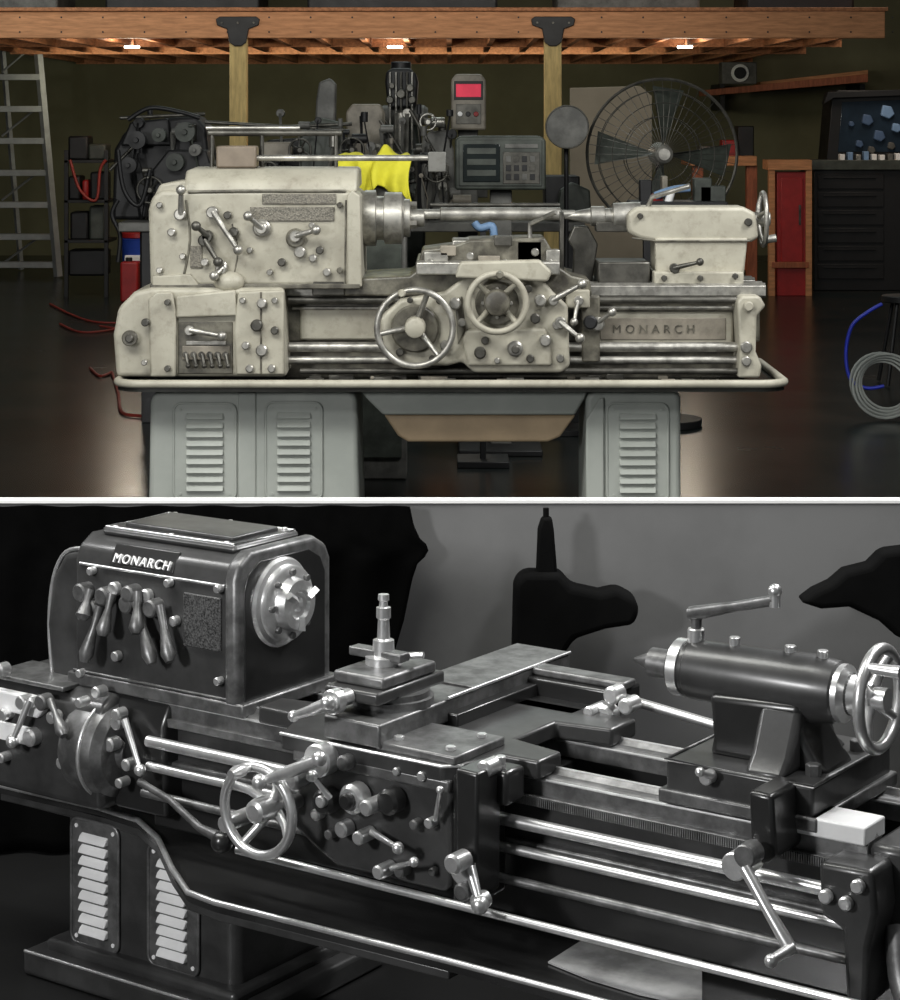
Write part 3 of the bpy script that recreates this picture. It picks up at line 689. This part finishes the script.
# headstock
u0=-1.474;u1=-.885
hp=[(.20,Z(.085)),(.20,Z(.40)),(.215,Z(.44)),(.26,Z(.468)),(.50,Z(.468)),(.55,Z(.44)),(.57,Z(.40)),(.57,Z(.085))]
prism('headstock_body',hp,'u',u0,u1-.03,NGREY,R,.012,4)
hp2=[(v+(-.012 if v<.36 else .012),z+(.012 if z>Z(.3) else 0)) for v,z in hp]
prism('headstock_flange',hp2,'u',u1-.045,u1,NMID,R,.014,4)
prism('headstock_end_face',[(v+(.03 if v<.36 else -.03),z-(.03 if z>Z(.3) else 0)) for v,z in hp2],'u',u1-.01,u1+.003,NENAM,R,.003)
prism('headstock_lid',[(u0+.05,.25),(u1-.06,.25),(u1-.06,.52),(u0+.05,.52)],'z',Z(.465),Z(.488),NGREY,R,.012,3)
prism('headstock_lid_panel',[(u0+.10,.29),(u1-.10,.29),(u1-.10,.48),(u0+.10,.48)],'z',Z(.485),Z(.500),NGREY,R,.006,3)
tube('lid_bead',[(u0+.06,.26,Z(.487)),(u1-.07,.26,Z(.487)),(u1-.07,.51,Z(.487)),(u0+.06,.51,Z(.487))],.004,NSTEEL,R,closed=True)
for u in (u0+.09,u1-.1,(u0+u1)/2):
    for v in (.265,.505): cyl('lid_screw',(u,v,Z(.487)),'z',.007,.006,NSTEEL,R,8)
prism('headstock_nameplate',[(.196,Z(.404)),(.205,Z(.400)),(.235,Z(.452)),(.226,Z(.456))],'u',u0+.13,u0+.36,NENAM,R,.003)
letters('maker_letters','MONARCH',.036,1.2,(u0+.145,.196,Z(.410)),(math.radians(62),0,0),NWHITE,R,.004)
tube('headstock_trim',[(u0+.02,.199,Z(.392)),(u1-.05,.199,Z(.392))],.004,NSTEEL,R)
tube('headstock_foot_trim',[(u0,.196,Z(.10)),(u1-.03,.196,Z(.10))],.004,NMID,R)
box('speed_chart',u1-.19,u1-.06,.194,.202,Z(.22),Z(.36),NPLATE,R,.003)
box('headstock_base',u0-.02,u1+.02,.19,.6,Z(.06),Z(.095),NMID,R,.005)
prism('end_cover',[(-1.60,Z(.05)),(-1.62,Z(.2)),(-1.60,Z(.33)),(-1.55,Z(.41)),(-1.46,Z(.43)),(-1.46,Z(.05))],'v',.23,.56,NGREY,R,.025,5)
tube('end_cover_bead',[(-1.60,.24,Z(.06)),(-1.612,.24,Z(.2)),(-1.595,.24,Z(.33)),(-1.548,.24,Z(.405)),(-1.47,.24,Z(.425))],.006,NSTEEL,R,sm=4)
for (x0,y0,x1,y1) in ((100,606,84,662),(112,594,102,636),(136,602,152,664),(138,592,136,634),(160,606,170,662),(90,590,82,620)):
    N_.lever('speed_lever',x0,y0,x1,y1,.2,NMID,5,9,8,.07,tear=True)
for (x,y,r) in ((90,590,6),(118,588,7),(150,595,7),(178,620,5),(120,655,5),(222,588,4),(222,680,4),(84,672,4),(95,570,4),(172,582,4)): N_.knob('headstock_knob',x,y,.2,r,.025,NSTEEL)
# spindle / chuck
rev('spindle_nose',(u1-.005,SPV,SPZ),'u',[(0,.115),(.012,.118),(.02,.112),(.025,.1),(.04,.1),(.045,.092),(.047,.07),(.052,.068),(.075,.064),(.078,.04),(.07,.034),(.069,.02),(.06,.015)],NSTEEL,R,44)
for k in range(8):
    t=2*math.pi*k/8;cyl('chuck_bolt',(u1+.032,SPV+.083*math.cos(t),SPZ+.083*math.sin(t)),'u',.009,.02,NMID,R,10)
for k in range(3):
    t=2*math.pi*k/3+.5;d=Vector((0,math.cos(t),math.sin(t)))
    tube('chuck_jaw',[Vector((u1+.078,SPV,SPZ))+d*.03,Vector((u1+.078,SPV,SPZ))+d*.066],[.010,.012],NSTEEL,R,n=4)
# gearbox lower-left
prism('gearbox',[(.12,Z(-.24)),(.11,Z(-.05)),(.13,Z(.03)),(.18,Z(.06)),(.6,Z(.06)),(.6,Z(-.24))],'u',-1.75,-1.30,NGREY,R,.02,4)
prism('gearbox_side',[(.18,Z(-.24)),(.17,Z(.0)),(.2,Z(.06)),(.55,Z(.06)),(.55,Z(-.24))],'u',-1.31,-1.12,NENAM,R,.012,3)
rev('gearbox_drum',(-1.42,.2,Z(-.09)),'u',[(0,.12),(.02,.13),(.10,.13),(.12,.125),(.14,.10),(.142,.05),(.16,.04)],NMID,R,36)
ring('gearbox_drum_band',(-1.335,.2,Z(-.09)),'u',.13,.006,NSTEEL,R)
prism('gearbox_top_plate',[(-1.74,.13),(-1.45,.13),(-1.45,.3),(-1.74,.3)],'z',Z(.055),Z(.068),NMID,R,.004)
prism('gearbox_front_panel',[(-1.74,Z(-.02)),(-1.52,Z(-.02)),(-1.5,Z(.0)),(-1.5,Z(.035)),(-1.74,Z(.035))],'v',.10,.13,NWHITE,R,.006)
box('gearbox_chart',-1.70,-1.54,.102,.112,Z(-.10),Z(-.05),NWHITE,R,.003)
for (x,y,r) in ((8,668,7),(12,712,6),(38,735,9),(10,755,5),(60,715,6),(88,700,5),(70,760,6),(125,712,6),(118,742,7),(135,762,6),(128,780,5),(40,700,5),(20,738,6),(100,735,5),(108,775,5),(105,690,6)): N_.knob('gearbox_knob',x,y,.12 if x<100 else .16,r,.04,NSTEEL)
N_.lever('feed_selector',125,720,140,770,.16,NSTEEL,3.5,7,6,.06);N_.lever('feed_selector',30,700,12,742,.11,NSTEEL,3.5,7,6,.06);N_.lever('feed_selector',50,700,64,736,.11,NMID,4,8,7,.06,tear=True)
tube('start_handle',[N_.P(140,782,.10),N_.P(170,800,.04),N_.P(200,828,-.02),N_.P(228,842,-.04)],[.010,.009,.010,.018],NMID,R)
ball('start_handle_ball',N_.P(222,842,-.04),.028,NENAM,R)
# carriage
st=Z(.13)
prism('saddle',[(-.80,.17),(-.66,.17),(-.60,.02),(-.12,.02),(-.085,.05),(-.05,.17),(.05,.17),(.05,.27),(-.10,.30),(-.10,.48),(.05,.5),(.05,.62),(-.8,.62),(-.8,.5),(-.62,.48),(-.62,.3),(-.8,.27)],'z',Z(.065),st-.02,NGREY,R,.008)
box('saddle_top_plate',-.32,-.09,.03,.24,st-.022,st,NMID,R,.005)
tube('saddle_edge',[(-.6,.018,st-.024),(-.12,.018,st-.024),(-.08,.05,st-.024)],.004,NSTEEL,R)
for (u,v) in ((-.13,.07),(-.13,.2),(-.28,.07)): cyl('saddle_bolt',(u,v,st),'z',.012,.01,NSTEEL,R,6)
box('cross_slide',-.47,-.30,.02,.87,st-.015,Z(.172),NMID,R,.006)
box('cross_slide_way',-.50,-.27,.3,.80,Z(.10),st+.01,NENAM,R,.004)
prism('cross_slide_cover',[(-.47,.42),(-.30,.42),(-.30,.87),(-.47,.87)],'z',Z(.171),Z(.178),NMID,R,.002)
tube('cross_slide_edge',[(-.30,.3,Z(.176)),(-.30,.87,Z(.176))],.004,NSTEEL,R)
rev('compound_swivel',(-.40,.21,Z(.17)),'z',[(0,.10),(.02,.10),(.022,.092),(.035,.09)],NMID,R,36)
box('compound_rest',-.50,-.335,.06,.34,Z(.20),Z(.232),NGREY,R,.008)
box('compound_top',-.495,-.34,.09,.31,Z(.232),Z(.262),NMID,R,.008)
tp=Vector((-.43,.21,Z(.26)))
rev('tool_post',tp,'z',[(0,.045),(.02,.045),(.024,.028),(.06,.026),(.064,.016),(.11,.014),(.115,.018),(.14,.018),(.142,.011),(.155,.010),(.158,.014),(.172,.013)],NSTEEL,R,20)
box('tool_holder',-.52,-.36,.185,.225,Z(.275),Z(.297),NMID,R,.004)
tube('tool_post_wrench',[tp+Vector((0,0,.02)),tp+Vector((.10,.03,.03))],.008,NSTEEL,R)
tube('compound_screw',[(-.42,.06,Z(.215)),(-.44,-.06,Z(.205))],[.02,.014],NSTEEL,R)
cyl('compound_dial',(-.43,.03,Z(.21)),(-.1,-1,0),.03,.03,NSTEEL,R)
tube('compound_crank',[(-.50,-.055,Z(.18)),(-.44,-.06,Z(.205)),(-.39,-.065,Z(.23))],[.010,.013,.008],NSTEEL,R);ball('compound_crank_ball',(-.39,-.065,Z(.23)),.017,NSTEEL,R);ball('compound_crank_ball',(-.50,-.055,Z(.18)),.014,NSTEEL,R)
# apron
prism('apron',[(-.57,Z(-.12)),(-.55,Z(.07)),(-.12,Z(.07)),(-.10,Z(.05)),(-.10,Z(-.17)),(-.12,Z(-.19)),(-.44,Z(-.19)),(-.50,Z(-.16))],'v',.03,.15,NGREY,R,.012,4)
box('apron_rib',-.565,-.10,.02,.05,Z(.045),Z(.075),NMID,R,.006)
box('apron_end',-.10,-.06,.03,.2,Z(-.22),Z(.09),NENAM,R,.01)
N_.poly('apron_bracket',[(455,768),(478,774),(476,900),(462,905),(456,880)],.0,.1,NENAM,.008)
handwheel('carriage_wheel',N_.P(258,811,-.08),'v',.105,.0125,4,.03,NSTEEL,R,.05,60)
cyl('carriage_wheel_shaft',N_.P(258,811,.05),(0,-1,0),.02,.13,NSTEEL,R)
for (x,y,r,l,mm) in ((305,775,10,.06,NSTEEL),(318,760,8,.05,NSTEEL),(300,800,7,.05,NMID),(334,798,13,.05,NENAM),(362,795,15,.05,NSTEEL),(362,795,8,.07,NENAM),(398,798,13,.05,NENAM),(385,800,8,.08,NSTEEL),(350,826,8,.04,NSTEEL),(372,832,7,.06,NSTEEL),(335,832,5,.03,NMID),(392,866,7,.06,NSTEEL),(408,868,6,.04,NMID),(420,822,5,.03,NMID),(352,760,8,.04,NMID),(425,775,5,.02,NSTEEL),(322,812,6,.03,NSTEEL),(400,770,4,.02,NSTEEL),(436,870,4,.02,NMID)):
    N_.knob('apron_knob',x,y,.03,r,l,mm)
N_.lever('half_nut_lever',372,832,398,848,.03,NSTEEL,3.5,7,6,.07);N_.lever('feed_lever',392,868,414,862,.03,NSTEEL,3,6,5,.07);N_.lever('feed_knob_lever',330,798,312,776,.0,NSTEEL,3,6,6,.06)
N_.lever('apron_latch',436,820,440,790,.03,NSTEEL,3,5,4,.05)
c=Vector((-.46,-.02,Z(.07)))
cyl('cross_feed_dial',c+Vector((0,.05,0)),(0,-1,0),.04,.05,NSTEEL,R);cyl('cross_feed_shaft',c,(0,-1,0),.015,.10,NSTEEL,R)
tube('cross_feed_crank',[c+Vector((-.09,-.09,-.04)),c+Vector((0,-.095,0)),c+Vector((.09,-.09,.045))],[.010,.016,.010],NSTEEL,R)
ball('cross_feed_ball',c+Vector((.09,-.10,.045)),.018,NSTEEL,R);ball('cross_feed_ball',c+Vector((-.09,-.10,-.04)),.019,NSTEEL,R)
N_.lever('reverse_lever',470,868,480,905,.02,NSTEEL,6,13,9,.06);N_.knob('reverse_lever_cap',466,858,-.01,10,.06,NSTEEL);N_.knob('reverse_lever_cap',486,898,.0,9,.04,NSTEEL);N_.knob('bracket_cap',497,764,.10,9,.06,NSTEEL)
N_.knob('reverse_lever_cap',470,888,.0,9,.04,NMID)
box('thread_dial',-.04,.02,.08,.16,Z(.02),Z(.1),NENAM,R,.01);cyl('thread_dial_stem',(-.01,.1,Z(.09)),'z',.012,.04,NSTEEL,R)
# taper attachment
box('taper_attachment',-.36,-.03,.66,.78,Z(.09),Z(.155),NENAM,R,.008)
box('taper_bar',-.33,-.02,.68,.74,Z(.155),Z(.175),NMID,R,.006)
box('taper_bracket',-.3,-.1,.56,.68,Z(-.05),Z(.11),NENAM,R,.006)
for (x,y,r,l) in ((612,712,11,.05),(620,692,9,.05),(636,702,8,.06),(604,706,6,.08)): N_.knob('taper_clamp',x,y,.66,r,l,NSTEEL)
tube('taper_rod',[(-.03,.70,Z(.13)),(.26,.70,Z(.10))],.012,NSTEEL,R)
# tailstock
box('tailstock_base',.375,.737,.19,.60,zw+.005,Z(.165),NGREY,R,.008)
tube('tailstock_base_edge',[(.375,.6,Z(.165)),(.375,.19,Z(.165)),(.737,.19,Z(.165)),(.737,.6,Z(.165))],.004,NMID,R)
box('tailstock_base_step',.36,.75,.18,.61,zw+.004,Z(.10),NMID,R,.005)
prism('tailstock_column',[(.43,Z(.16)),(.44,Z(.20)),(.43,Z(.30)),(.66,Z(.31)),(.66,Z(.25)),(.70,Z(.19)),(.73,Z(.16))],'v',.285,.435,NENAM,R,.02,4)
prism('tailstock_web',[(.20,Z(.16)),(.24,Z(.2)),(.29,Z(.3)),(.43,Z(.3)),(.48,Z(.2)),(.55,Z(.16))],'u',.56,.66,NGREY,R,.015,3)
rev('tailstock_barrel',(.30,SPV,SPZ),'u',[(0,.04),(.005,.056),(.03,.062),(.05,.062),(.055,.068),(.36,.076),(.42,.068),(.44,.052),(.46,.04),(.47,.034)],NGREY,R,36)
rev('tailstock_collar',(.31,SPV,SPZ),'u',[(0,.05),(.003,.066),(.028,.066),(.03,.05)],NSTEEL,R,32)
rev('tailstock_end_cap',(.72,SPV,SPZ),'u',[(0,.06),(.003,.064),(.018,.064),(.03,.045),(.08,.03),(.085,.02)],NSTEEL,R,32)
rev('quill',(.195,SPV,SPZ),'u',[(0,.004),(.045,.024),(.048,.034),(.12,.034)],NMID,R,28)
c=Vector((.815,SPV,SPZ))
handwheel('tailstock_wheel',c,'u',.108,.0135,4,.026,NSTEEL,R,-.02,35,handle=False)
tube('tailstock_wheel_grip',[c+Vector((.0,-.07,.083)),c+Vector((.08,-.07,.083))],[.010,.015],NSTEEL,R)
b0=Vector((.36,SPV,SPZ+.06))
cyl('clamp_boss',b0,'z',.02,.035,NSTEEL,R);tube('clamp_post',[b0+Vector((0,0,.02)),b0+Vector((0,0,.075))],.013,NMID,R)
q=N_.P(775,600,.30);p1=b0+Vector((0,0,.07))
tube('clamp_arm',[p1-(q-p1)*.06,p1.lerp(q,.5),q],[.018,.012,.013],NMID,R)
tube('clamp_grip',[q+Vector((0,0,-.015)),q+Vector((0,0,.015))],.013,NSTEEL,R);ball('clamp_grip_end',q+Vector((0,0,.02)),.016,NSTEEL,R)
for u in (.46,.6,.68): cyl('oiler',(u,SPV,SPZ+.066),'z',.013,.022,NSTEEL,R)
N_.lever('bed_clamp',712,775,700,772,.19,NSTEEL,4,7,5,.05)
cyl('base_bolt',(.70,.27,Z(.16)),'z',.018,.03,NMID,R,6);cyl('base_bolt',(.70,.5,Z(.16)),'z',.018,.03,NMID,R,6)
# pale sheet standing in for the white highlight on the pan
W=Fr('pan_highlight',5.0,480,35,FLOOR2);V=[]
for px,py in ((548,958),(600,925),(690,925),(702,940),(702,1003),(640,990),(590,975)):
    q=W.T(px,py,panz+.002);V.append((q.x,q.y))
prism('sheet',V,'z',panz-.010,panz-.006,M('highlight_grey',(.45,.45,.45),.7,0,.6,5),W.root)  # stands in for the white highlight

# ================================================================= LOWER BACKDROP
K=Fr('wall_shadow_left',7.16,205,0,FLOOR2);R=K.root  # black sheet cut to the outline of the wall shadow at left
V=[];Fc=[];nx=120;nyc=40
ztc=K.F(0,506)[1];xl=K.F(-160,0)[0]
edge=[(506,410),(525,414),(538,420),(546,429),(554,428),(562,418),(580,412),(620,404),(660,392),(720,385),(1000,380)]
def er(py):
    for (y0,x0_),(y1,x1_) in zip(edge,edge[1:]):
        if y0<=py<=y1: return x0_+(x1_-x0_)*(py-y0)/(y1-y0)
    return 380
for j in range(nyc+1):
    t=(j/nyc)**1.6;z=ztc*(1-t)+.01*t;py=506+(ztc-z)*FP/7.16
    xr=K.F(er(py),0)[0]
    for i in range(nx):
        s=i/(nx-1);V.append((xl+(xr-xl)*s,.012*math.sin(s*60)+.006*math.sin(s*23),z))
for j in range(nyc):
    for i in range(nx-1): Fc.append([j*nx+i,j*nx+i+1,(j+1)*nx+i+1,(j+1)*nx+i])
o=mk('shadow_sheet',V,Fc,SHADE,R,ang=180);o.modifiers.new('s','SOLIDIFY').thickness=.006
K=Fr('wall_shadow_mid',7.0,548,0,FLOOR2);R=K.root  # dark silhouette shaped as the soft shadow on the lower wall
K.poly('body',[(512,660),(514,584),(524,574),(560,574),(572,588),(600,594),(618,590),(636,600),(640,612),(634,626),(606,630),(575,640),(560,662)],0,.12,SILH,.02,4)  # main part of the shadow silhouette
K.poly('shadow_neck',[(536,580),(538,530),(542,518),(552,518),(554,530),(558,580)],.03,.05,SILH,.01)
K.tb('shadow_tip',[(546,522,.05),(546,508,.05)],3,SILH)
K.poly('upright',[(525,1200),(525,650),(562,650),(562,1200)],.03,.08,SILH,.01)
box('foot',-.2,.2,-.1,.2,0,.04,SILH,R,.01)  # bottom of the shadow silhouette
K=Fr('wall_shadow_right',6.95,880,0,FLOOR2);R=K.root  # dark silhouette in place of the wall shadow at right
K.poly('body',[(800,603),(815,592),(832,584),(846,572),(870,566),(884,552),(935,546),(960,560),(960,640),(900,640),(880,622),(850,608),(822,610)],0,.10,SILH,.02,4)  # main part of the shadow silhouette
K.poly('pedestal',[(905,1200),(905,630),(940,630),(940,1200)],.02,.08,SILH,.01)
box('foot',-.15,.35,-.15,.2,0,.04,SILH,R,.01)  # bottom of the shadow silhouette

# ================================================================= LIGHTS
def area(name,loc,tgt,sx,sy,e,col=(1,1,1)):
    l=bpy.data.lights.new(name,'AREA');l.shape='RECTANGLE';l.size=sx;l.size_y=sy;l.energy=e;l.color=col
    o=bpy.data.objects.new(name,l);scn.collection.objects.link(o);o.location=loc
    o.rotation_euler=(Vector(tgt)-Vector(loc)).to_track_quat('-Z','Y').to_euler();return o
area('unseen_lamp',(-1.5,-3.0,3.7),(0,0.2,.9),2.6,1.2,145,(1,1,.95))
area('unseen_lamp',(2.5,-1.6,3.8),(.8,.5,.9),1.6,1.0,50,(1,1,.96))
area('unseen_lamp',(0,5,4.0),(0,3.4,0),3,2,50,(.9,1,.95))
area('unseen_lamp',(3.6,10.5,3.9),(3.6,12,0),1.5,1.5,50,(1,.85,.7))  # added warm lamp, gives the floor its brown sheen at right
area('unseen_lamp',(-4.2,8,3.9),(-3.5,12,0),1.5,1.5,25,(.9,1,1))  # unseen lamp, brightens the ladder side
area('unseen_lamp',(-1,13.2,2.0),(-1,17.5,2.3),6,.3,26,(1,.97,.75))  # added below the mezzanine to brighten the rear wall
area('unseen_lamp',(-1,8.0,2.9),(-1,9.7,2.35),6,.3,26,(1,.93,.82))  # added strip in mid-air, brightens the front beam
area('added_lamp',(-3.0,-6.3,1.7),(-.8,-3.0,-.2),.5,.5,110)  # added for highlights on the lower headstock and louvres
area('added_lamp',(2.4,-1.0,3.2),(.2,-3.3,.0),1.8,.3,110)  # added strip for rim highlights along the bed ways
area('added_lamp',(-2.6,-2.0,2.6),(-.6,-3.2,.2),.3,1.2,45)  # added strip, puts highlights on the lower lathe from the left
area('added_lamp',(1.6,-4.0,2.8),(.9,-1.2,-.1),.5,.5,34)  # added to brighten the right part of the divider wall
for px in (132,395,685):
    p=mz.T(px,48,zb-.06);l=bpy.data.lights.new('downlight_bulb','POINT');l.energy=18;l.color=(1,.88,.7);l.shadow_soft_size=.08
    o=bpy.data.objects.new('downlight_bulb',l);scn.collection.objects.link(o);o.parent=mz.root;o.location=p+Vector((0,0,-.1))
w=bpy.data.worlds.new('world');scn.world=w;w.use_nodes=True
w.node_tree.nodes['Background'].inputs[0].default_value=(.57,.6,.6,1);w.node_tree.nodes['Background'].inputs[1].default_value=.22

# ================================================================= CAMERA
cd=bpy.data.cameras.new('camera');cam=bpy.data.objects.new('camera',cd);scn.collection.objects.link(cam)
cam.location=(0,CAMY,CAMZ);cam.rotation_euler=(math.pi/2,0,0)
cd.sensor_fit='HORIZONTAL';cd.sensor_width=36;cd.lens=FP/900*36;cd.shift_y=-(500-HY)/900;cd.clip_end=100
scn.camera=cam
